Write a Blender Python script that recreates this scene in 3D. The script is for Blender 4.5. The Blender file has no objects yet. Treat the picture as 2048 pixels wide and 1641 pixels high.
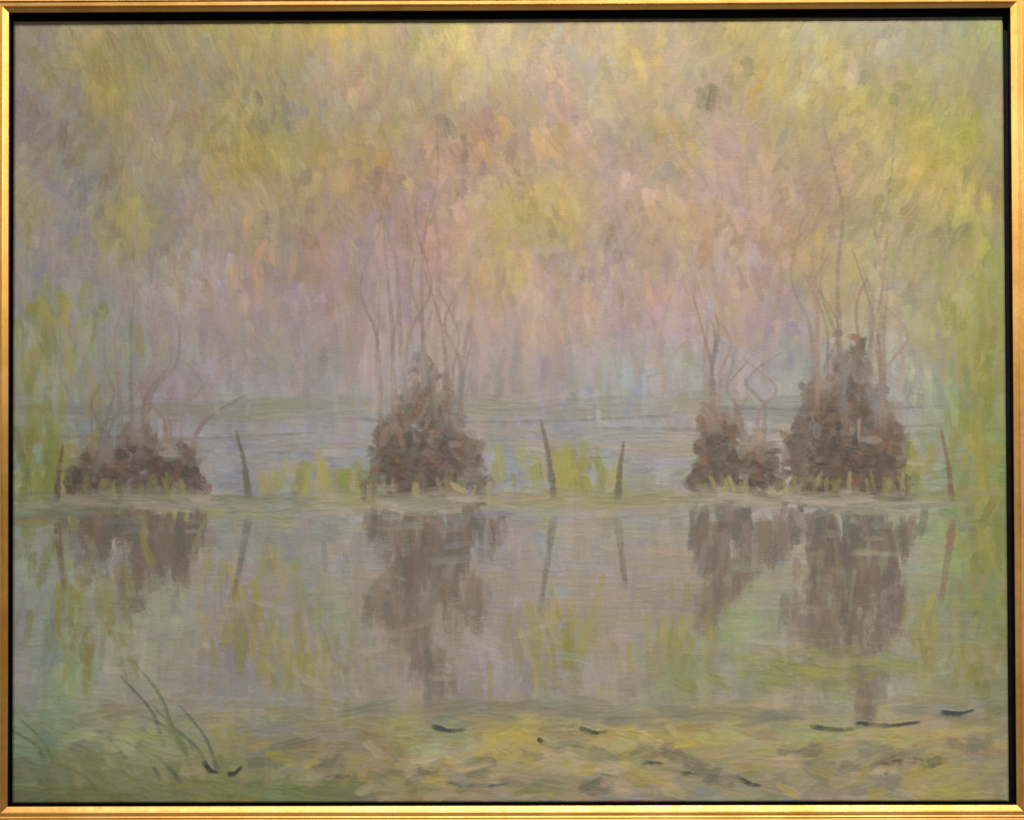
import bpy, bmesh, math
import numpy as np
from mathutils import Euler, Vector

S = bpy.context.scene
COL = S.collection
rng = np.random.default_rng(96)

# ------------------------------------------------------------------ helpers
def link(o, parent=None):
    COL.objects.link(o)
    if parent is not None:
        o.parent = parent
    return o

def mesh_obj(name, verts, faces, mat, parent=None, smooth=False):
    me = bpy.data.meshes.new(name)
    me.from_pydata([tuple(v) for v in verts], [], faces)
    me.materials.append(mat)
    if smooth:
        me.polygons.foreach_set('use_smooth', [True] * len(me.polygons))
    me.update()
    return link(bpy.data.objects.new(name, me), parent)

def nodes(name):
    m = bpy.data.materials.new(name)
    m.use_nodes = True
    nt = m.node_tree
    return m, nt, nt.nodes['Principled BSDF']

def add(nt, kind, **kw):
    n = nt.nodes.new(kind)
    for k, v in kw.items():
        if k in n.inputs:
            n.inputs[k].default_value = v
        else:
            setattr(n, k, v)
    return n

def ramp(nt, stops):
    r = nt.nodes.new('ShaderNodeValToRGB')
    e = r.color_ramp.elements
    while len(e) < len(stops):
        e.new(0.5)
    for i, (p, c) in enumerate(stops):
        e[i].position = p
        e[i].color = (c[0], c[1], c[2], 1)
    return r

def lin(c):
    c = np.asarray(c, float)
    return np.where(c <= 0.04045, c / 12.92, ((c + 0.055) / 1.055) ** 2.4)

# ------------------------------------------------------------------ materials
def gold_material():
    m, nt, b = nodes('gold_leaf')
    tc = add(nt, 'ShaderNodeTexCoord')
    n1 = add(nt, 'ShaderNodeTexNoise', Scale=14.0, Detail=5.0, Roughness=0.6)
    n2 = add(nt, 'ShaderNodeTexNoise', Scale=130.0, Detail=4.0, Roughness=0.65)
    nt.links.new(tc.outputs['Object'], n1.inputs['Vector'])
    nt.links.new(tc.outputs['Object'], n2.inputs['Vector'])
    r = ramp(nt, [(0.30, (0.60, 0.335, 0.085)), (0.5, (0.72, 0.43, 0.135)), (0.72, (0.79, 0.50, 0.185))])
    nt.links.new(n1.outputs['Fac'], r.inputs['Fac'])
    # rubbed places where the warm ground shows through the leaf
    wear = ramp(nt, [(0.60, (0, 0, 0)), (0.72, (1, 1, 1))])
    nt.links.new(n2.outputs['Fac'], wear.inputs['Fac'])
    mx = nt.nodes.new('ShaderNodeMix'); mx.data_type = 'RGBA'
    mul = add(nt, 'ShaderNodeMath', operation='MULTIPLY'); mul.inputs[1].default_value = 0.35
    nt.links.new(wear.outputs['Color'], mul.inputs[0])
    nt.links.new(mul.outputs[0], mx.inputs[0])
    nt.links.new(r.outputs['Color'], mx.inputs[6])
    mx.inputs[7].default_value = (0.50, 0.24, 0.06, 1)
    nt.links.new(mx.outputs[2], b.inputs['Base Color'])
    b.inputs['Metallic'].default_value = 1.0
    rr = ramp(nt, [(0.3, (0.50,) * 3), (0.75, (0.64,) * 3)])
    nt.links.new(n2.outputs['Fac'], rr.inputs['Fac'])
    nt.links.new(rr.outputs['Color'], b.inputs['Roughness'])
    bp = add(nt, 'ShaderNodeBump', Strength=0.25, Distance=0.0006)
    nt.links.new(n2.outputs['Fac'], bp.inputs['Height'])
    nt.links.new(bp.outputs['Normal'], b.inputs['Normal'])
    return m

def black_material():
    m, nt, b = nodes('black_paint')
    tc = add(nt, 'ShaderNodeTexCoord')
    n = add(nt, 'ShaderNodeTexNoise', Scale=90.0, Detail=4.0)
    nt.links.new(tc.outputs['Object'], n.inputs['Vector'])
    r = ramp(nt, [(0.35, (0.0025, 0.002, 0.0022)), (0.75, (0.006, 0.005, 0.0045))])
    nt.links.new(n.outputs['Fac'], r.inputs['Fac'])
    nt.links.new(r.outputs['Color'], b.inputs['Base Color'])
    b.inputs['Roughness'].default_value = 0.6
    b.inputs['Specular IOR Level'].default_value = 0.15
    return m

def wall_material():
    m, nt, b = nodes('gallery_wall_paint')
    tc = add(nt, 'ShaderNodeTexCoord')
    n = add(nt, 'ShaderNodeTexNoise', Scale=60.0, Detail=5.0)
    nt.links.new(tc.outputs['Object'], n.inputs['Vector'])
    r = ramp(nt, [(0.3, (0.30, 0.28, 0.25)), (0.7, (0.34, 0.32, 0.29))])
    nt.links.new(n.outputs['Fac'], r.inputs['Fac'])
    nt.links.new(r.outputs['Color'], b.inputs['Base Color'])
    b.inputs['Roughness'].default_value = 0.85
    bp = add(nt, 'ShaderNodeBump', Strength=0.15, Distance=0.001)
    nt.links.new(n.outputs['Fac'], bp.inputs['Height'])
    nt.links.new(bp.outputs['Normal'], b.inputs['Normal'])
    return m

def oil_material():
    m, nt, b = nodes('oil_paint')
    a = add(nt, 'ShaderNodeAttribute', attribute_name='pigment')
    nt.links.new(a.outputs['Color'], b.inputs['Base Color'])
    tc = add(nt, 'ShaderNodeTexCoord')
    # woven threads of the cloth, felt through the paint
    mp1 = add(nt, 'ShaderNodeMapping', Scale=(90.0, 90.0, 900.0))
    mp2 = add(nt, 'ShaderNodeMapping', Scale=(800.0, 90.0, 120.0))
    w1 = add(nt, 'ShaderNodeTexNoise', Scale=1.0, Detail=3.0)
    w2 = add(nt, 'ShaderNodeTexNoise', Scale=1.0, Detail=3.0)
    for mp, w in ((mp1, w1), (mp2, w2)):
        nt.links.new(tc.outputs['Object'], mp.inputs['Vector'])
        nt.links.new(mp.outputs['Vector'], w.inputs['Vector'])
    ad = add(nt, 'ShaderNodeMath', operation='ADD')
    nt.links.new(w1.outputs['Fac'], ad.inputs[0])
    nt.links.new(w2.outputs['Fac'], ad.inputs[1])
    bp = add(nt, 'ShaderNodeBump', Strength=0.17, Distance=0.0006)
    nt.links.new(ad.outputs[0], bp.inputs['Height'])
    nt.links.new(bp.outputs['Normal'], b.inputs['Normal'])
    n = add(nt, 'ShaderNodeTexNoise', Scale=35.0, Detail=4.0)
    nt.links.new(tc.outputs['Object'], n.inputs['Vector'])
    rr = ramp(nt, [(0.3, (0.46,) * 3), (0.7, (0.66,) * 3)])
    nt.links.new(n.outputs['Fac'], rr.inputs['Fac'])
    nt.links.new(rr.outputs['Color'], b.inputs['Roughness'])
    b.inputs['Specular IOR Level'].default_value = 0.35
    return m

def linen_material():
    m, nt, b = nodes('raw_linen')
    tc = add(nt, 'ShaderNodeTexCoord')
    n = add(nt, 'ShaderNodeTexNoise', Scale=400.0, Detail=3.0)
    nt.links.new(tc.outputs['Object'], n.inputs['Vector'])
    r = ramp(nt, [(0.3, (0.16, 0.14, 0.10)), (0.7, (0.24, 0.21, 0.16))])
    nt.links.new(n.outputs['Fac'], r.inputs['Fac'])
    nt.links.new(r.outputs['Color'], b.inputs['Base Color'])
    b.inputs['Roughness'].default_value = 0.9
    return m

GOLD, BLACK, WALL, OIL, LINEN = gold_material(), black_material(), wall_material(), oil_material(), linen_material()

# ------------------------------------------------------------------ wall
W, H = 0.93, 0.73613                 # opening inside the gold sight edge
WALL_Y = 0.028
mesh_w = mesh_obj('wall', [(-1.6, WALL_Y, -1.3), (1.6, WALL_Y, -1.3), (1.6, WALL_Y, 1.3), (-1.6, WALL_Y, 1.3),
                           (-1.6, WALL_Y + 0.12, -1.3), (1.6, WALL_Y + 0.12, -1.3), (1.6, WALL_Y + 0.12, 1.3), (-1.6, WALL_Y + 0.12, 1.3)],
                  [(0, 1, 2, 3), (5, 4, 7, 6), (4, 0, 3, 7), (1, 5, 6, 2), (3, 2, 6, 7), (4, 5, 1, 0)], WALL)
mesh_w['kind'] = 'structure'

# ------------------------------------------------------------------ frame
root = link(bpy.data.objects.new('framed_painting', None))
root.location = (0, 0, 0)
root['label'] = 'painting of a misty waterside in mauve, grey and yellow green in thin gilt frame'
root['category'] = 'painting'

def rail_mesh(name, side, profile, mat, parent, closed=True, seg=60, wob=0.0):
    """Sweep a profile [(outward d, towards viewer z)] along one side, mitred at 45 degrees; the four sides meet at their corners."""
    hw, hh = W / 2, H / 2
    verts, faces = [], []
    n = len(profile)
    ph = rng.uniform(0, 6.28, 4)
    for i in range(seg + 1):
        t = -1 + 2 * i / seg
        f = 1 - t ** 8
        for d, z in profile:
            dd = d + wob * f * (math.sin(3.1 * t + ph[0]) + 0.5 * math.sin(8.3 * t + ph[1]))
            zz = z + wob * 0.6 * f * math.sin(4.7 * t + ph[2])
            if side in ('top', 'bottom'):
                x = t * (hw + dd); zc = (hh + dd) * (1 if side == 'top' else -1)
                verts.append((x, -zz, zc))
            else:
                zc = t * (hh + dd); x = (hw + dd) * (1 if side == 'right' else -1)
                verts.append((x, -zz, zc))
    flip = side in ('bottom', 'right')
    for i in range(seg):
        for j in range(n if closed else n - 1):
            a, b_ = i * n + j, i * n + (j + 1) % n
            q = (a, b_, b_ + n, a + n)
            faces.append(q[::-1] if flip else q)
    if closed:
        faces.append(tuple(range(n)) if flip else tuple(reversed(range(n))))
        e = seg * n
        faces.append(tuple(reversed(range(e, e + n))) if flip else tuple(range(e, e + n)))
    o = mesh_obj(name, verts, faces, mat, parent)
    bm = bmesh.new(); bm.from_mesh(o.data)
    bmesh.ops.recalc_face_normals(bm, faces=bm.faces)
    bm.to_mesh(o.data); bm.free()
    return o

mm = 0.001
P = lambda pts: [(d * mm, z * mm) for d, z in pts]
# the broad moulding: cove step, thin bead, sloping outer face, back
RAIL = P([(5.0, 3.7), (5.5, 3.95), (7.2, 4.0), (8.9, 4.0), (9.25, 4.3), (9.5, 4.95), (9.9, 5.25), (10.4, 5.2), (10.9, 4.95), (11.6, 5.1),
          (20.0, 8.3), (23.5, 8.9), (25.6, 8.2), (26.5, 6.8), (26.8, 4.0), (26.8, -27.0), (1.6, -27.0), (1.6, -2.0), (5.0, -2.0)])
# the polished bevel next to the picture
BEVEL = P([(0.0, -0.5), (0.0, 0.0), (0.25, 0.55), (0.9, 1.0), (2.6, 2.05), (4.3, 3.15), (4.97, 3.85), (4.97, -0.5)])
# black painted rebate: its wall goes back from the gold and its floor runs behind the picture
LINER = P([(1.57, -0.55), (0.04, -0.55), (0.04, -15.0), (-14.0, -15.0), (-14.0, -17.0), (1.57, -17.0)])
for side in ('top', 'bottom', 'left', 'right'):
    rail = rail_mesh('frame_rail', side, RAIL, GOLD, root, wob=0.00012)
    rail_mesh('bevel', side, BEVEL, GOLD, rail, wob=0.00005)
    rail_mesh('black_liner', side, LINER, BLACK, root)
# the board that closes the back
mesh_obj('backing_board', [(x * (W / 2 - 0.002), y, z * (H / 2 - 0.002)) for y in (0.0175, 0.0195) for x, z in ((-1, -1), (1, -1), (1, 1), (-1, 1))],
         [(0, 1, 2, 3), (7, 6, 5, 4), (0, 4, 5, 1), (1, 5, 6, 2), (2, 6, 7, 3), (3, 7, 4, 0)], BLACK, root)

# ------------------------------------------------------------------ the paint surface
IL, IR, IT, IB = 2.1 * mm, 5.2 * mm, 6.4 * mm, 1.5 * mm          # gap between frame and canvas on each side
X0, X1 = -W / 2 + IL, W / 2 - IR
Z0, Z1 = -H / 2 + IB, H / 2 - IT
DEPTH = 0.0085                                                   # canvas face sits this far behind the sight edge
NX = 1160
NY = int(round(NX * (Z1 - Z0) / (X1 - X0)))

def smooth_noise(h, w, cells_y, cells_x, octaves=1):
    out = np.zeros((h, w)); amp = 1.0; tot = 0
    for o in range(octaves):
        gy, gx = int(cells_y * 2 ** o) + 3, int(cells_x * 2 ** o) + 3
        g = rng.normal(0, 1, (gy, gx))
        y = np.linspace(0, gy - 2.001, h); x = np.linspace(0, gx - 2.001, w)
        yi, xi = y.astype(int), x.astype(int)
        fy, fx = y - yi, x - xi
        fy, fx = fy * fy * (3 - 2 * fy), fx * fx * (3 - 2 * fx)
        a = g[yi][:, xi] * (1 - fx) + g[yi][:, xi + 1] * fx
        b_ = g[yi + 1][:, xi] * (1 - fx) + g[yi + 1][:, xi + 1] * fx
        out += amp * (a * (1 - fy)[:, None] + b_ * fy[:, None]); tot += amp; amp *= 0.55
    return out / tot

# pigment seen under even light, sRGB 0-255; nine columns, rows at the heights given (0 top, 1 bottom)
ROWS = [0.0, 0.125, 0.25, 0.375, 0.47, 0.55, 0.60, 0.645, 0.75, 0.86, 0.93, 1.0]
GRID = np.array([
    [(137, 135, 121), (123, 119, 89), (119, 113, 81), (126, 119, 94), (131, 122, 106), (128, 120, 107), (131, 124, 85), (129, 126, 119), (122, 125, 103)],
    [(127, 122, 123), (118, 112, 100), (113, 110, 86), (120, 109, 94), (129, 121, 103), (129, 121, 115), (129, 121, 105), (131, 124, 92), (117, 120, 93)],
    [(131, 127, 130), (117, 116, 110), (122, 113, 101), (122, 107, 105), (136, 125, 109), (138, 125, 117), (136, 120, 118), (134, 127, 95), (126, 124, 92)],
    [(135, 138, 140), (130, 129, 128), (134, 123, 124), (131, 117, 124), (142, 129, 131), (141, 126, 128), (140, 129, 134), (136, 132, 117), (129, 133, 98)],
    [(141, 148, 124), (132, 130, 140), (133, 129, 137), (122, 125, 135), (135, 130, 137), (130, 132, 136), (134, 133, 138), (134, 138, 140), (120, 127, 90)],
    [(141, 155, 136), (126, 136, 146), (131, 131, 140), (120, 128, 138), (127, 131, 139), (128, 132, 138), (135, 136, 143), (136, 138, 142), (124, 136, 89)],
    [(149, 163, 135), (143, 145, 148), (131, 132, 139), (127, 131, 133), (130, 132, 136), (132, 134, 134), (137, 138, 137), (138, 140, 141), (120, 132, 90)],
    [(140, 153, 149), (140, 144, 147), (134, 134, 139), (132, 134, 136), (131, 133, 137), (134, 136, 136), (138, 139, 139), (139, 141, 142), (122, 132, 90)],
    [(151, 161, 158), (148, 150, 139), (137, 136, 142), (131, 130, 129), (133, 132, 137), (135, 134, 136), (140, 140, 139), (141, 143, 142), (124, 135, 97)],
    [(155, 163, 160), (150, 152, 140), (136, 137, 138), (131, 133, 126), (135, 134, 136), (139, 138, 127), (142, 140, 127), (144, 144, 130), (140, 142, 125)],
    [(149, 159, 142), (138, 146, 124), (128, 131, 118), (132, 132, 119), (150, 142, 121), (154, 147, 118), (153, 146, 118), (154, 150, 132), (151, 146, 130)],
    [(135, 144, 124), (123, 132, 107), (116, 122, 106), (128, 126, 120), (139, 136, 130), (138, 133, 131), (143, 140, 134), (151, 147, 141), (155, 150, 145)]], float) / 255.0

def base_field():
    ys = np.linspace(0, 1, NY)
    xs = np.linspace(0, 8, NX)
    xi = np.minimum(xs.astype(int), 7); fx = xs - xi; fx = fx * fx * (3 - 2 * fx)
    rows = GRID[:, xi] * (1 - fx)[None, :, None] + GRID[:, xi + 1] * fx[None, :, None]
    yi = np.clip(np.searchsorted(ROWS, ys, side='right') - 1, 0, len(ROWS) - 2)
    r = np.array(ROWS)
    fy = (ys - r[yi]) / (r[yi + 1] - r[yi]); fy = fy * fy * (3 - 2 * fy)
    return rows[yi] * (1 - fy)[:, None, None] + rows[yi + 1] * fy[:, None, None]

C = base_field()
BASE = C.copy()
HGT = np.zeros((NY, NX))
TOOTH = rng.normal(0, 1, (NY, NX)); TOOTH = (TOOTH + np.roll(TOOTH, 1, 1) + np.roll(TOOTH, 2, 1) + np.roll(TOOTH, -1, 1)) / 2.0
PX = NX / 990.0                       # one unit below is one picture pixel of a 1024 wide view

def stroke(x, y, ang, L, w, col, op=0.75, curve=0.0, dry=0.3, body=1.0, pick=0.25):
    """One loaded brush stroke, centre (x, y) in canvas cells, angle from horizontal, soft ragged sides, bristle marks along it."""
    hl, hw_ = L / 2, w / 2
    R = int(hl + hw_ + abs(curve) * hl * 0.6 + 4)
    x0, x1 = max(0, int(x) - R), min(NX, int(x) + R + 1)
    y0, y1 = max(0, int(y) - R), min(NY, int(y) + R + 1)
    if x1 - x0 < 3 or y1 - y0 < 3:
        return
    c, s = math.cos(ang), math.sin(ang)
    # tight window
    ex, ey = abs(c) * hl + abs(s) * hw_ + abs(curve) * hl * 0.6 + 4, abs(s) * hl + abs(c) * hw_ + abs(curve) * hl * 0.6 + 4
    x0, x1 = max(x0, int(x - ex)), min(x1, int(x + ex) + 1)
    y0, y1 = max(y0, int(y - ey)), min(y1, int(y + ey) + 1)
    if x1 - x0 < 2 or y1 - y0 < 2:
        return
    X = np.arange(x0, x1)[None, :] - x
    Y = np.arange(y0, y1)[:, None] - y
    u = X * c + Y * s
    v = -X * s + Y * c
    v = v - curve * (u * u / max(hl, 1) - hl * 0.33)
    un = u / hl
    nb = 14
    br = rng.normal(0, 1, nb); ends = rng.normal(0, 1, nb); e2 = rng.normal(0, 1, nb)
    bi = np.clip((v / hw_ * 0.5 + 0.5) * (nb - 2), 0, nb - 2.001)
    b0 = bi.astype(int); bf = bi - b0
    B = br[b0] * (1 - bf) + br[b0 + 1] * bf
    E0 = ends[b0] * (1 - bf) + ends[b0 + 1] * bf
    E1 = e2[b0] * (1 - bf) + e2[b0 + 1] * bf
    p = rng.uniform(0, 6.28, 3)
    wv = hw_ * (1 + 0.16 * np.sin(un * 4 + p[0]) + 0.10 * np.sin(un * 9 + p[1])) * (1 - 0.35 * np.clip(np.abs(un), 0, 1) ** 3)
    soft = max(1.0, hw_ * 0.30)
    a = np.clip((wv - np.abs(v)) / soft + 0.5, 0, 1)
    a = a * a * (3 - 2 * a)
    es = max(1.5, hl * 0.22)
    a *= np.clip((hl * (0.90 + 0.12 * E0) - u) / es + 0.35, 0, 1) * np.clip((u + hl * (0.96 + 0.06 * E1)) / es + 0.35, 0, 1)
    dr = np.clip(1 - dry * np.clip(un * 0.5 + 0.5, 0, 1) * (0.7 + 0.45 * TOOTH[y0:y1, x0:x1] + 0.5 * B), 0, 1)
    a = a * dr * op
    cur = C[y0:y1, x0:x1]
    mean = cur[::3, ::3].reshape(-1, 3).mean(0) if cur.size > 30 else cur.reshape(-1, 3).mean(0)
    k = np.asarray(col) * (1 - pick) + mean * pick
    k = k[None, None, :] * (1 + 0.018 * B[:, :, None])
    C[y0:y1, x0:x1] = cur * (1 - a[:, :, None]) + k * a[:, :, None]
    hh = HGT[y0:y1, x0:x1]
    edge = np.clip(1 - np.abs(np.abs(v) - wv * 0.8) / (hw_ * 0.35 + 0.6), 0, 1)
    HGT[y0:y1, x0:x1] = hh * (1 - 0.75 * a) + a * body * (0.55 + 0.35 * B + 0.5 * edge)

def rgb(*c):
    return np.array(c, float) / 255.0

def at(x, y):
    """picture fractions -> canvas cells"""
    return x * (NX - 1), y * (NY - 1)

n_hue = smooth_noise(NY, NX, 11, 17, 4) * 1.25
n_hue2 = smooth_noise(NY, NX, 13, 22, 4) * 1.25
n_val = smooth_noise(NY, NX, 16, 26, 4) * 1.5
n_dir = smooth_noise(NY, NX, 5, 6, 2)

YEL = rgb(14, 9, -34); GRN = rgb(-10, 6, -24); MAU = rgb(6, -5, 1); BLU = rgb(-13, -5, 2); PNK = rgb(12, -4, -4); PAL = rgb(12, 12, 14); ORA = rgb(14, 0, -20)

def pick_colour(xi, yi, spread):
    y = yi / NY; x = xi / NX
    b = BASE[int(yi), int(xi)].copy()
    h1, h2, vv = n_hue[int(yi), int(xi)], n_hue2[int(yi), int(xi)], n_val[int(yi), int(xi)]
    if y < 0.42:                                   # leaves in the mist
        k = 1.0 - 0.5 * max(0, (y - 0.2) / 0.22)
        b += (YEL * max(0, h1) + MAU * max(0, -h1) * 1.3) * 0.55 * k
        b += (ORA * max(0, h2) * 0.5 + BLU * max(0, -h2) * 0.55) * 0.6
    elif y < 0.62:
        b += (MAU * max(0, h1) + BLU * max(0, -h1)) * 0.55 + (PAL * max(0, h2) * 0.4 + GRN * max(0, -h2) * 0.35)
    elif y < 0.88:
        b += (PNK * max(0, h1) * 0.4 + GRN * max(0, -h1) * 0.55) + BLU * h2 * 0.3
    else:
        b += YEL * max(0, h1) * 0.8 + GRN * max(0, -h1) * 0.8 + (PNK * max(0, h2) + BLU * max(0, -h2)) * 0.6
    b *= 1 + 0.045 * vv
    r = rng.normal(0, 1, 4)
    b += spread * (YEL * r[0] * 0.30 + MAU * r[1] * 0.45 + BLU * r[2] * 0.25) * 0.6
    b *= 1 + spread * 0.055 * r[3]
    return np.clip(b, 0.02, 0.98)

def direction(xi, yi):
    y = yi / NY
    d = n_dir[int(yi), int(xi)]
    if y < 0.30:
        return math.pi / 2 + 0.35 * d + rng.normal(0, 0.28), rng.normal(0, 0.12)
    if y < 0.53:
        return math.pi / 2 + 0.10 * d + rng.normal(0, 0.10), rng.normal(0, 0.05)
    if y < 0.655:
        return 0.03 * d + rng.normal(0, 0.06), rng.normal(0, 0.04)
    if y < 0.87:
        if rng.random() < 0.70:
            return math.pi / 2 + 0.06 * d + rng.normal(0, 0.09), rng.normal(0, 0.05)
        return rng.normal(0, 0.06), rng.normal(0, 0.04)
    return 0.12 * d + rng.normal(0, 0.16), rng.normal(0, 0.12)

def cover(n, w, L, spread, op, dry, body):
    for _ in range(n):
        xi, yi = rng.uniform(0, NX - 1), rng.uniform(0, NY - 1)
        a, cv = direction(xi, yi)
        stroke(xi, yi, a, rng.uniform(*L) * PX, rng.uniform(*w) * PX, pick_colour(xi, yi, spread), op * rng.uniform(0.75, 1.1), cv, dry, body * rng.uniform(0.5, 1.2))

cover(1500, (22, 36), (50, 100), 0.5, 0.70, 0.2, 0.5)
cover(7500, (9, 20), (18, 42), 1.0, 0.66, 0.35, 0.8)

cover(7500, (5, 13), (9, 25), 1.35, 0.58, 0.5, 0.8)

def curve_line(pts, w0, w1, col, op=0.7, dry=0.4, jitter=0.02, body=1.0):
    """A long drawn brush line through picture fractions, laid as overlapping strokes."""
    pts = [np.array(at(*p)) for p in pts]
    # Catmull-Rom
    q = [2 * pts[0] - pts[1]] + pts + [2 * pts[-1] - pts[-2]]
    path = []
    for i in range(1, len(q) - 2):
        for t in np.linspace(0, 1, 9)[:-1]:
            path.append(0.5 * ((2 * q[i]) + (-q[i - 1] + q[i + 1]) * t + (2 * q[i - 1] - 5 * q[i] + 4 * q[i + 1] - q[i + 2]) * t * t + (-q[i - 1] + 3 * q[i] - 3 * q[i + 1] + q[i + 2]) * t ** 3))
    path.append(q[-2])
    n = len(path)
    for i in range(n - 1):
        a, b_ = path[i], path[i + 1]
        d = b_ - a; L = float(np.hypot(*d)) + 1e-6
        t = i / max(1, n - 2)
        w = (w0 + (w1 - w0) * t) * PX * rng.uniform(0.8, 1.2)
        stroke((a[0] + b_[0]) / 2, (a[1] + b_[1]) / 2, math.atan2(d[1], d[0]), L * 1.7 + w, w, np.clip(col * (1 + rng.normal(0, jitter)) , 0, 1), op * rng.uniform(0.7, 1.1), 0, dry, body, 0.12)

def patch(cx, cy, rx, ry, n, col, w, L, ang, aj=0.2, cj=0.05, op=0.6, cols=None, dry=0.35, body=0.9):
    for _ in range(n):
        r, t = rng.normal(0, 0.5, 2)
        x, y = at(cx + rx * r, cy + ry * t)
        if not (2 < x < NX - 2 and 2 < y < NY - 2):
            continue
        k = col if cols is None else cols[rng.integers(len(cols))]
        stroke(x, y, ang + rng.normal(0, aj), rng.uniform(*L) * PX, rng.uniform(*w) * PX, np.clip(k * (1 + rng.normal(0, cj)), 0, 1), op * rng.uniform(0.7, 1.15), rng.normal(0, 0.08), dry, body, 0.15)

V = math.pi / 2
# --- the far shore, mist behind it
patch(0.42, 0.44, 0.10, 0.10, 70, rgb(150, 136, 134), (10, 18), (60, 120), V, 0.06, 0.04, 0.45)
for k in range(34):                                            # faint poles of a far wood
    x = rng.uniform(0.03, 0.97); y0 = rng.uniform(0.30, 0.40); y1 = rng.uniform(0.46, 0.51)
    c = [rgb(128, 122, 128), rgb(116, 120, 124), rgb(134, 122, 118)][rng.integers(3)]
    curve_line([(x, y1), (x + rng.normal(0, 0.006), (y0 + y1) / 2), (x + rng.normal(0, 0.018), y0)], rng.uniform(5, 11), rng.uniform(3, 6), c, 0.30, 0.5)
patch(0.50, 0.497, 0.75, 0.016, 150, None, (6, 13), (40, 110), 0.0, 0.05, 0.05, 0.45, [rgb(112, 118, 118), rgb(120, 120, 124), rgb(136, 132, 124), rgb(120, 124, 106)])
patch(0.55, 0.545, 0.75, 0.030, 120, None, (5, 10), (40, 120), 0.0, 0.04, 0.04, 0.45, [rgb(140, 134, 124), rgb(132, 130, 122), rgb(146, 136, 126), rgb(128, 130, 118)])
for x0, x1, y in ((0.05, 0.30, 0.532), (0.34, 0.66, 0.512), (0.60, 0.94, 0.524), (0.70, 0.97, 0.498)):
    curve_line([(x0, y), ((x0 + x1) / 2, y + 0.004), (x1, y - 0.003)], 4, 2.5, rgb(98, 102, 98), 0.40, 0.7)
# grass at both margins and in tufts on the spit
for cx, cy, rx, ry, n in ((0.035, 0.40, 0.05, 0.08, 60), (0.04, 0.57, 0.06, 0.09, 120), (0.97, 0.34, 0.03, 0.18, 70), (0.975, 0.60, 0.03, 0.30, 170), (0.56, 0.585, 0.05, 0.03, 60), (0.33, 0.592, 0.07, 0.02, 45), (0.87, 0.585, 0.07, 0.035, 60)):
    patch(cx, cy, rx, ry, n, None, (5, 11), (16, 46), V, 0.22, 0.07, 0.55, [rgb(132, 132, 66), rgb(116, 124, 68), rgb(142, 136, 80), rgb(112, 122, 66), rgb(140, 132, 84)])
# the wet spit that divides the water
patch(0.30, 0.618, 0.45, 0.010, 110, None, (5, 9), (30, 90), 0.02, 0.06, 0.05, 0.55, [rgb(138, 136, 122), rgb(118, 122, 108), rgb(148, 142, 130), rgb(106, 112, 104), rgb(128, 130, 98)])
patch(0.70, 0.612, 0.35, 0.008, 80, None, (4, 8), (30, 80), -0.02, 0.06, 0.05, 0.50, [rgb(126, 126, 92), rgb(116, 120, 88), rgb(146, 138, 112)])
patch(0.10, 0.636, 0.16, 0.010, 60, None, (6, 11), (24, 70), 0.03, 0.08, 0.05, 0.55, [rgb(122, 124, 108), rgb(148, 146, 84), rgb(112, 116, 108)])

# water: level strokes of sky, then upright smears of green light
patch(0.72, 0.73, 0.40, 0.09, 190, None, (5, 12), (40, 120), 0.0, 0.04, 0.035, 0.40, [rgb(146, 132, 120), rgb(136, 130, 118), rgb(150, 138, 112), rgb(126, 128, 112), rgb(144, 134, 126)])
patch(0.40, 0.76, 0.40, 0.10, 110, None, (8, 14), (40, 110), V, 0.08, 0.04, 0.35, [rgb(142, 130, 124), rgb(132, 124, 114), rgb(128, 126, 112)])
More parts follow.
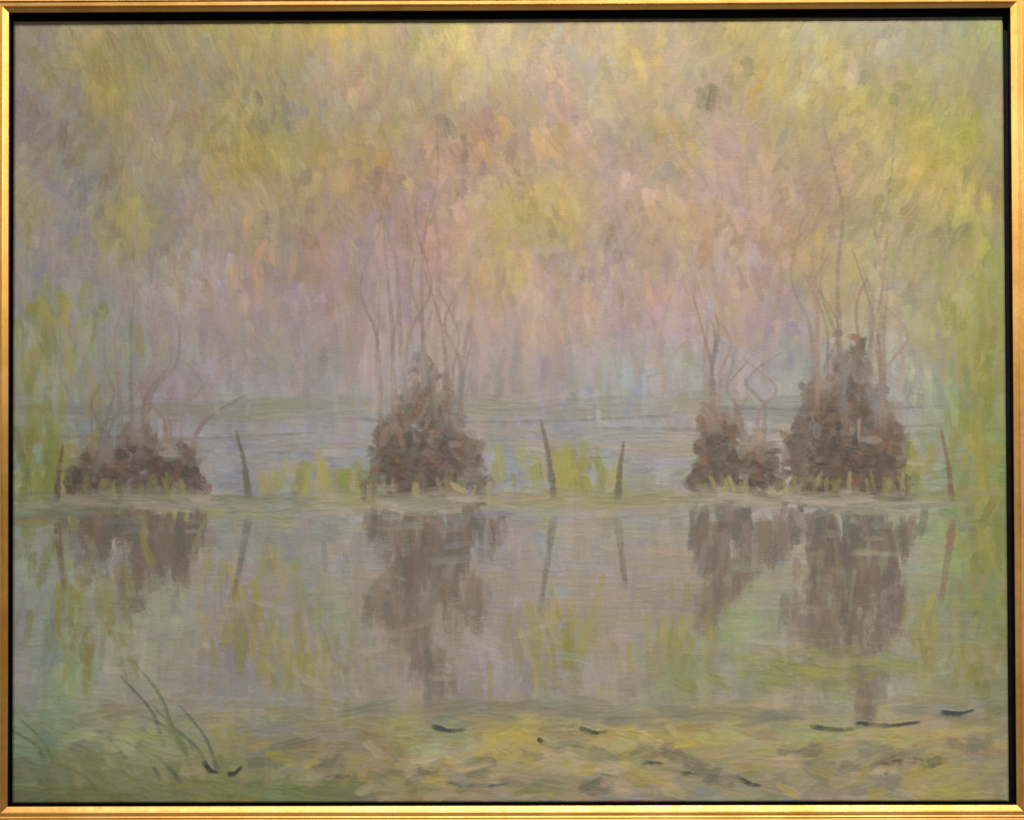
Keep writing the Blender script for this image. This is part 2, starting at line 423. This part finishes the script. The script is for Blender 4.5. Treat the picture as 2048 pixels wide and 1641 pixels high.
# --- low rounded thickets standing on the spit, each with its soft mirror image
BRN = [rgb(94, 82, 77), rgb(80, 73, 72), rgb(104, 98, 96), rgb(104, 84, 72), rgb(74, 70, 70), rgb(86, 78, 68), rgb(108, 98, 92)]
BRN = [0.84 * c for c in BRN]
def thicket(lobes, base, n, rust=0.1):
    """Loose rounded masses; lobes = (centre x, half width, height) that run into each other."""
    ws = np.array([l[1] * l[2] for l in lobes]); ws = ws / ws.sum()
    refl = [rgb(92, 82, 77), rgb(90, 86, 84), rgb(104, 90, 78), rgb(86, 88, 84), rgb(114, 102, 94)]
    for _ in range(int(n * 0.9)):                              # the mirror image, drawn downward and breaking up
        cx, hw, h = lobes[rng.choice(len(lobes), p=ws)]
        d = rng.uniform(0, 1.25)
        t = rng.normal(0, 0.5) * (1.05 - 0.55 * d ** 1.5 + 0.1 * math.sin(9 * d + 40 * cx))
        x, y = at(cx + hw * t + 0.012 * math.sin(7 * d + 30 * cx), base + 0.036 + h * d)
        if y < NY - 3 and 2 < x < NX - 3:
            stroke(x, y, V + rng.normal(0, 0.14), rng.uniform(18, 50) * PX, rng.uniform(5, 12) * PX, refl[rng.integers(5)] * (1 + 0.10 * d + rng.normal(0, 0.04)), rng.uniform(0.42, 0.70) * (1.1 - 0.45 * d), rng.normal(0, 0.1), 0.55, 0.8, 0.22)
    for _ in range(n // 3):                                    # broad wet underlayer
        cx, hw, h = lobes[rng.choice(len(lobes), p=ws)]
        th = rng.uniform(0, math.pi); rr = math.sqrt(rng.uniform(0, 1)) * 0.85
        x, y = at(cx + hw * rr * math.cos(th), base - h * rr * math.sin(th))
        stroke(x, y, V + rng.normal(0, 0.6), rng.uniform(16, 34) * PX, rng.uniform(11, 20) * PX, BRN[rng.integers(len(BRN))] * rng.uniform(1.0, 1.3), rng.uniform(0.35, 0.6), rng.normal(0, 0.2), 0.4, 0.8, 0.3)
    for _ in range(n):
        i = rng.choice(len(lobes), p=ws); cx, hw, h = lobes[i]
        th = rng.uniform(0, math.pi); rr = math.sqrt(rng.uniform(0, 1)) * rng.uniform(0.75, 1.08)
        fx, fy = rr * math.cos(th), rr * math.sin(th)
        x, y = at(cx + hw * fx, base + rng.normal(0.002, 0.006) - h * fy * (0.94 + 0.12 * math.sin(13 * fx + 5 * i)))
        k = rgb(112, 80, 66) if rng.random() < rust else BRN[rng.integers(len(BRN))] * (1 + 0.20 * max(0, fx) + 0.12 * fy + rng.normal(0, 0.07))
        if 2 < x < NX - 3:
            stroke(x, y, V - 0.75 * fx + rng.normal(0, 0.8), rng.uniform(8, 24) * PX, rng.uniform(4, 11) * PX, np.clip(k, 0, 1), rng.uniform(0.45, 0.85), rng.normal(0, 0.22), 0.5, 1.2, 0.15)
    for cx, hw, h in lobes:
        for _ in range(5):                                     # loose twigs that fade into the mist
            t = rng.normal(0, 0.5)
            x0 = cx + hw * 0.6 * t; hh = h * rng.uniform(1.0, 1.9)
            curve_line([(x0, base - h * 0.7), (x0 + 0.2 * hw * t, base - hh * 0.9), (x0 + 0.6 * hw * t + rng.normal(0, 0.008), base - hh * 1.2), (x0 + hw * t + rng.normal(0, 0.016), base - hh * 1.55)], rng.uniform(3.6, 6.5), 2.0, [rgb(108, 94, 88), rgb(128, 108, 100), rgb(108, 104, 100)][rng.integers(3)], 0.45, 0.6)
        patch(cx, base - h * 0.9, hw * 1.2, h * 0.25, 10, None, (5, 10), (14, 34), V, 0.4, 0.04, 0.4, [rgb(142, 130, 122), rgb(130, 124, 120)])
        patch(cx, base + 0.012, hw * 1.3, 0.012, 14, None, (4, 8), (20, 60), 0.0, 0.07, 0.04, 0.6, [rgb(146, 140, 130), rgb(128, 128, 114), rgb(154, 147, 134), rgb(110, 112, 104)])
thicket([(0.085, 0.030, 0.055), (0.128, 0.030, 0.090), (0.165, 0.034, 0.060)], 0.602, 210, 0.04)
thicket([(0.385, 0.030, 0.120), (0.414, 0.036, 0.190), (0.448, 0.030, 0.110)], 0.607, 380, 0.08)
thicket([(0.712, 0.030, 0.110), (0.748, 0.026, 0.065)], 0.600, 190, 0.14)
thicket([(0.812, 0.036, 0.150), (0.846, 0.040, 0.205), (0.880, 0.026, 0.120)], 0.608, 440, 0.08)
for cx, w in ((0.09, 0.05), (0.16, 0.03), (0.385, 0.03), (0.455, 0.035), (0.71, 0.03), (0.80, 0.035), (0.88, 0.03)):
    patch(cx, 0.598, w, 0.008, 12, None, (3, 7), (10, 26), V, 0.35, 0.08, 0.6, [rgb(132, 134, 84), rgb(120, 124, 88), rgb(146, 140, 100), rgb(104, 108, 84)])
for cx, cy, rx, ry, n in ((0.07, 0.75, 0.06, 0.08, 60), (0.24, 0.76, 0.05, 0.09, 60), (0.30, 0.83, 0.05, 0.05, 40), (0.55, 0.80, 0.05, 0.06, 45), (0.66, 0.80, 0.05, 0.05, 30), (0.92, 0.80, 0.04, 0.06, 40)):
    patch(cx, cy, rx, ry, n, None, (4, 9), (20, 52), V, 0.20, 0.06, 0.50, [rgb(138, 134, 68), rgb(126, 128, 72), rgb(148, 138, 92), rgb(126, 128, 84)])
for x, y, l, s in ((0.045, 0.603, 0.060, 0.006), (0.238, 0.598, 0.070, -0.012), (0.545, 0.600, 0.085, -0.012), (0.610, 0.602, 0.060, 0.006), (0.945, 0.606, 0.075, -0.010)):
    c = [rgb(92, 80, 74), rgb(104, 84, 72), rgb(86, 84, 78)][rng.integers(3)]                       # old stakes left in the shallows
    curve_line([(x, y + 0.008), (x + s * 0.4, y - l * 0.5), (x + s, y - l)], 6.5, 3.0, c, 0.60, 0.5)
    curve_line([(x, y + 0.042), (x + s * 0.5, y + 0.042 + l * 0.6), (x + s * 1.2, y + 0.045 + l * 1.3)], 7.5, 5, c * 1.12, 0.42, 0.5)
# --- the near bank
patch(0.68, 0.935, 0.34, 0.028, 150, None, (6, 13), (26, 80), 0.02, 0.12, 0.06, 0.55, [rgb(164, 146, 84), rgb(152, 138, 92), rgb(150, 132, 112), rgb(144, 138, 108), rgb(158, 148, 100)])
patch(0.70, 0.975, 0.34, 0.018, 110, None, (6, 12), (24, 70), 0.05, 0.2, 0.06, 0.5, [rgb(142, 130, 116), rgb(134, 130, 104), rgb(126, 122, 112), rgb(152, 140, 112)])
patch(0.62, 0.885, 0.40, 0.018, 110, None, (5, 10), (26, 80), 0.0, 0.10, 0.05, 0.5, [rgb(122, 122, 108), rgb(132, 128, 98), rgb(112, 116, 110), rgb(142, 134, 100)])
patch(0.79, 0.83, 0.10, 0.025, 60, None, (6, 12), (20, 60), 0.1, 0.3, 0.06, 0.5, [rgb(126, 132, 76), rgb(118, 124, 92), rgb(138, 138, 84)])
patch(0.12, 0.965, 0.14, 0.035, 110, None, (6, 13), (24, 66), 1.25, 0.5, 0.07, 0.5, [rgb(122, 128, 82), rgb(136, 136, 100), rgb(110, 118, 82), rgb(146, 140, 112)])
patch(0.24, 0.985, 0.30, 0.012, 80, None, (6, 12), (30, 80), 0.0, 0.1, 0.06, 0.55, [rgb(112, 118, 74), rgb(124, 126, 86), rgb(104, 110, 80)])
for k in range(13):                                            # sedge blades at the near left, all leaning one way
    x = rng.uniform(0.03, 0.24); y = rng.uniform(0.90, 0.985); l = rng.uniform(0.03, 0.09)
    curve_line([(x, y), (x - 0.012, y - l * 0.5), (x - 0.030 - rng.uniform(0, 0.012), y - l)], 5.0, 2.4, [rgb(92, 106, 78), rgb(88, 98, 92), rgb(106, 118, 74), rgb(78, 86, 90)][rng.integers(4)], 0.42, 0.5)
for x, y, l, a in ((0.54, 0.925, 0.020, 0.5), (0.63, 0.945, 0.045, 0.22), (0.74, 0.973, 0.022, 0.5), (0.47, 0.975, 0.06, 0.02), (0.70, 0.965, 0.05, 0.08), (0.83, 0.905, 0.05, 0.02), (0.44, 0.905, 0.03, 0.1), (0.95, 0.885, 0.03, -0.1), (0.88, 0.90, 0.06, -0.04), (0.585, 0.908, 0.025, 0.15), (0.33, 0.962, 0.02, 0.3), (0.20, 0.955, 0.012, 0.9), (0.225, 0.958, 0.012, -0.8)):
    curve_line([(x - l / 2, y - a * l / 2), (x, y + 0.003), (x + l / 2, y + a * l / 2)], 5.0, 2.6, rgb(58, 66, 68), 0.85, 0.5, 0.05, 1.6)
patch(0.905, 0.945, 0.030, 0.010, 34, None, (5, 9), (14, 30), -0.3, 0.3, 0.06, 0.75, [rgb(90, 78, 68), rgb(80, 76, 70), rgb(98, 84, 72)])

def clusters(n, ybox, spread, w, L, per, op, pal=None):
    """Small families of dabs in one mixed colour, the way a loaded brush is emptied on the cloth."""
    for _ in range(n):
        cx, cy = rng.uniform(0, NX - 1), rng.uniform(ybox[0], ybox[1]) * (NY - 1)
        c = pick_colour(cx, cy, spread) if pal is None else pal[rng.integers(len(pal))]
        for _ in range(rng.integers(per[0], per[1])):
            x, y = cx + rng.normal(0, 16) * PX, cy + rng.normal(0, 18 if ybox[1] < 0.5 else 7) * PX
            if not (2 < x < NX - 2 and 2 < y < NY - 2):
                continue
            a, cv = direction(x, y)
            stroke(x, y, a + rng.normal(0, 0.15), rng.uniform(*L) * PX, rng.uniform(*w) * PX, np.clip(c * (1 + rng.normal(0, 0.03)), 0, 1), op * rng.uniform(0.7, 1.15), cv, 0.5, 1.2, 0.15)
clusters(230, (0.0, 0.34), 1.7, (5, 12), (12, 34), (3, 9), 0.50)
clusters(90, (0.30, 0.50), 1.3, (4, 9), (20, 55), (2, 6), 0.42)
clusters(90, (0.62, 0.88), 1.0, (4, 9), (16, 50), (2, 6), 0.42)
clusters(70, (0.90, 1.0), 1.5, (5, 12), (14, 44), (3, 8), 0.55)
for x0, n in ((0.62, 80), (0.86, 60), (0.45, 50), (0.28, 24)):
    patch(x0, 0.955, 0.12, 0.030, n, None, (6, 13), (14, 44), 0.05, 0.35, 0.06, 0.6, [rgb(160, 148, 76), rgb(166, 148, 130), rgb(130, 130, 122), rgb(146, 146, 108), rgb(164, 154, 126), rgb(100, 102, 92), rgb(150, 142, 124)])


cover(450, (4, 10), (12, 30), 0.9, 0.30, 0.5, 0.9)
# thicker touches laid last, mostly where the paint is already light
for k in range(2600):
    xi, yi = rng.uniform(0, NX - 1), rng.uniform(0, NY - 1)
    if n_val[int(yi), int(xi)] < 0.35 or (yi / NY > 0.42 and rng.random() < 0.6):
        continue
    a, cv = direction(xi, yi)
    c = np.clip(pick_colour(xi, yi, 0.8) * rng.uniform(0.98, 1.08), 0, 0.97)
    stroke(xi, yi, a, rng.uniform(8, 26) * PX, rng.uniform(3, 8) * PX, c, rng.uniform(0.3, 0.6), cv, 0.6, 1.5, 0.2)


C = np.clip(C, 0.02, 0.95)
# slight wet-in-wet softening
def blur(a):
    b_ = a.copy()
    b_[1:-1] = 0.25 * a[:-2] + 0.5 * a[1:-1] + 0.25 * a[2:]
    d = b_.copy()
    d[:, 1:-1] = 0.25 * b_[:, :-2] + 0.5 * b_[:, 1:-1] + 0.25 * b_[:, 2:]
    return d
C = 0.9 * C + 0.1 * blur(C)
HGT = blur(HGT)
C *= 1 + 0.012 * TOOTH[:, :, None]

def build_canvas(parent):
    xs = np.linspace(X0, X1, NX); zs = np.linspace(Z1, Z0, NY)
    gx, gz = np.meshgrid(xs, zs)
    edge = np.minimum.reduce([np.arange(NX)[None, :] + 0 * np.arange(NY)[:, None], (NX - 1 - np.arange(NX))[None, :] + 0 * np.arange(NY)[:, None],
                              np.arange(NY)[:, None] + 0 * np.arange(NX)[None, :], (NY - 1 - np.arange(NY))[:, None] + 0 * np.arange(NX)[None, :]]) / 3.0
    roll = 0.0012 * np.clip(1 - edge, 0, 1) ** 2                   # the cloth turns over the stretcher's edge
    gy = DEPTH - HGT * 0.00030 + roll
    nv = NX * NY
    co = np.empty((nv + 2 * (NX + NY) - 4, 3))
    co[:nv, 0], co[:nv, 1], co[:nv, 2] = gx.ravel(), gy.ravel(), gz.ravel()
    idx = np.arange(nv).reshape(NY, NX)
    q = np.stack([idx[:-1, :-1], idx[1:, :-1], idx[1:, 1:], idx[:-1, 1:]], -1).reshape(-1, 4)
    # border ring, pushed back to make the tacking sides
    ring = np.concatenate([idx[0, :-1], idx[:-1, -1], idx[-1, :0:-1], idx[:0:-1, 0]])
    m = len(ring)
    co[nv:nv + m] = co[ring]; co[nv:nv + m, 1] = 0.0146
    k = np.arange(m); k2 = (k + 1) % m
    sides = np.stack([ring[k], ring[k2], nv + k2, nv + k], -1)
    faces = np.concatenate([q, sides])
    me = bpy.data.meshes.new('canvas')
    me.vertices.add(len(co)); me.vertices.foreach_set('co', co.ravel())
    nf = len(faces)
    me.loops.add(nf * 4); me.loops.foreach_set('vertex_index', faces.ravel().astype(np.int32))
    me.polygons.add(nf)
    me.polygons.foreach_set('loop_start', np.arange(0, nf * 4, 4, dtype=np.int32))
    me.polygons.foreach_set('use_smooth', np.ones(nf, dtype=bool))
    me.materials.append(OIL); me.materials.append(LINEN)
    mi = np.zeros(nf, dtype=np.int32); mi[len(q):] = 1
    me.polygons.foreach_set('material_index', mi)
    at_ = me.attributes.new('pigment', 'FLOAT_COLOR', 'POINT')
    c4 = np.ones((len(co), 4)); c4[:nv, :3] = lin(np.clip(C, 0, 1)).reshape(-1, 3)
    c4[nv:, :3] = c4[ring, :3]
    at_.data.foreach_set('color', c4.ravel().astype(np.float32))
    me.update(calc_edges=True)
    return link(bpy.data.objects.new('canvas', me), parent)

build_canvas(root)

# ------------------------------------------------------------------ light: gallery lamps above and in front of the picture
def spot(name, loc, aim, energy, colour, size, cone, blend):
    l = bpy.data.lights.new(name, 'SPOT')
    l.energy = energy; l.color = colour; l.shadow_soft_size = size; l.spot_size = math.radians(cone); l.spot_blend = blend
    o = link(bpy.data.objects.new(name, l))
    o.location = loc
    o.rotation_euler = (Vector(aim) - Vector(loc)).to_track_quat('-Z', 'Y').to_euler()
    return o
spot('spotlight', (0.26, -1.60, 2.25), (0.13, 0, 0.30), 560.0, (1.0, 0.90, 0.76), 0.05, 32, 1.0)
spot('spotlight', (1.30, -1.50, 2.30), (0.25, 0, 0.05), 80.0, (1.0, 0.90, 0.78), 0.06, 50, 1.0)
spot('spotlight', (-1.30, -1.55, 2.30), (-0.3, 0, 0.0), 95.0, (1.0, 0.90, 0.78), 0.06, 50, 1.0)

# unseen spots added far to either side to brighten the upper side bevels
spot('spotlight', (3.0, -1.0, 1.75), (-0.47, 0, 0.46), 760.0, (1.0, 0.88, 0.72), 0.06, 15, 1.0)
spot('spotlight', (-3.0, -1.0, 1.75), (0.47, 0, 0.48), 480.0, (1.0, 0.88, 0.72), 0.06, 15, 1.0)

world = bpy.data.worlds.new('World'); S.world = world
world.use_nodes = True
nt = world.node_tree
bg = nt.nodes['Background']
# the dim room in front of the picture: its far wall is a little lighter than the floor and the sides
tc = add(nt, 'ShaderNodeTexCoord'); sx = add(nt, 'ShaderNodeSeparateXYZ')
nt.links.new(tc.outputs['Generated'], sx.inputs[0])
mr = add(nt, 'ShaderNodeMapRange'); mr.inputs[1].default_value = -1; mr.inputs[2].default_value = 1
nt.links.new(sx.outputs['Z'], mr.inputs[0])
r = ramp(nt, [(0.0, (0.24, 0.20, 0.16)), (0.40, (0.27, 0.235, 0.20)), (0.55, (0.34, 0.31, 0.28)), (0.75, (0.42, 0.39, 0.35)), (1.0, (0.30, 0.28, 0.26))])
nt.links.new(mr.outputs[0], r.inputs['Fac'])
my = add(nt, 'ShaderNodeMapRange'); my.inputs[1].default_value = -1.0; my.inputs[2].default_value = -0.80; my.inputs[3].default_value = 1.0; my.inputs[4].default_value = 0.0
my.interpolation_type = 'SMOOTHSTEP'
nt.links.new(sx.outputs['Y'], my.inputs[0])
ml = add(nt, 'ShaderNodeMath', operation='MULTIPLY'); ml.inputs[1].default_value = 0.44
nt.links.new(my.outputs[0], ml.inputs[0])
mx = nt.nodes.new('ShaderNodeMix'); mx.data_type = 'RGBA'; mx.blend_type = 'ADD'; mx.inputs[0].default_value = 1.0
nt.links.new(r.outputs['Color'], mx.inputs[6])
cm = add(nt, 'ShaderNodeCombineColor')
for k in range(3):
    nt.links.new(ml.outputs[0], cm.inputs[k])
nt.links.new(cm.outputs[0], mx.inputs[7])
nt.links.new(mx.outputs[2], bg.inputs['Color'])
bg.inputs['Strength'].default_value = 0.5

# ------------------------------------------------------------------ camera
cam = bpy.data.cameras.new('camera'); cam.lens = 85.0; cam.sensor_width = 36.0; cam.clip_start = 0.05; cam.clip_end = 50
co = link(bpy.data.objects.new('camera', cam))
co.location = (0.022693, -2.235938, -0.053996)
co.rotation_euler = Euler((1.593496, 0.003099, 0.009355), 'XYZ')
S.camera = co
S.render.resolution_x, S.render.resolution_y = 1024, 820
S.view_settings.view_transform = 'Standard'
S.view_settings.look = 'None'
S.view_settings.exposure = 0.0
S.view_settings.gamma = 1.0
S.view_settings.use_curve_mapping = False
S.cycles.max_bounces = 6
S.cycles.use_denoising = True
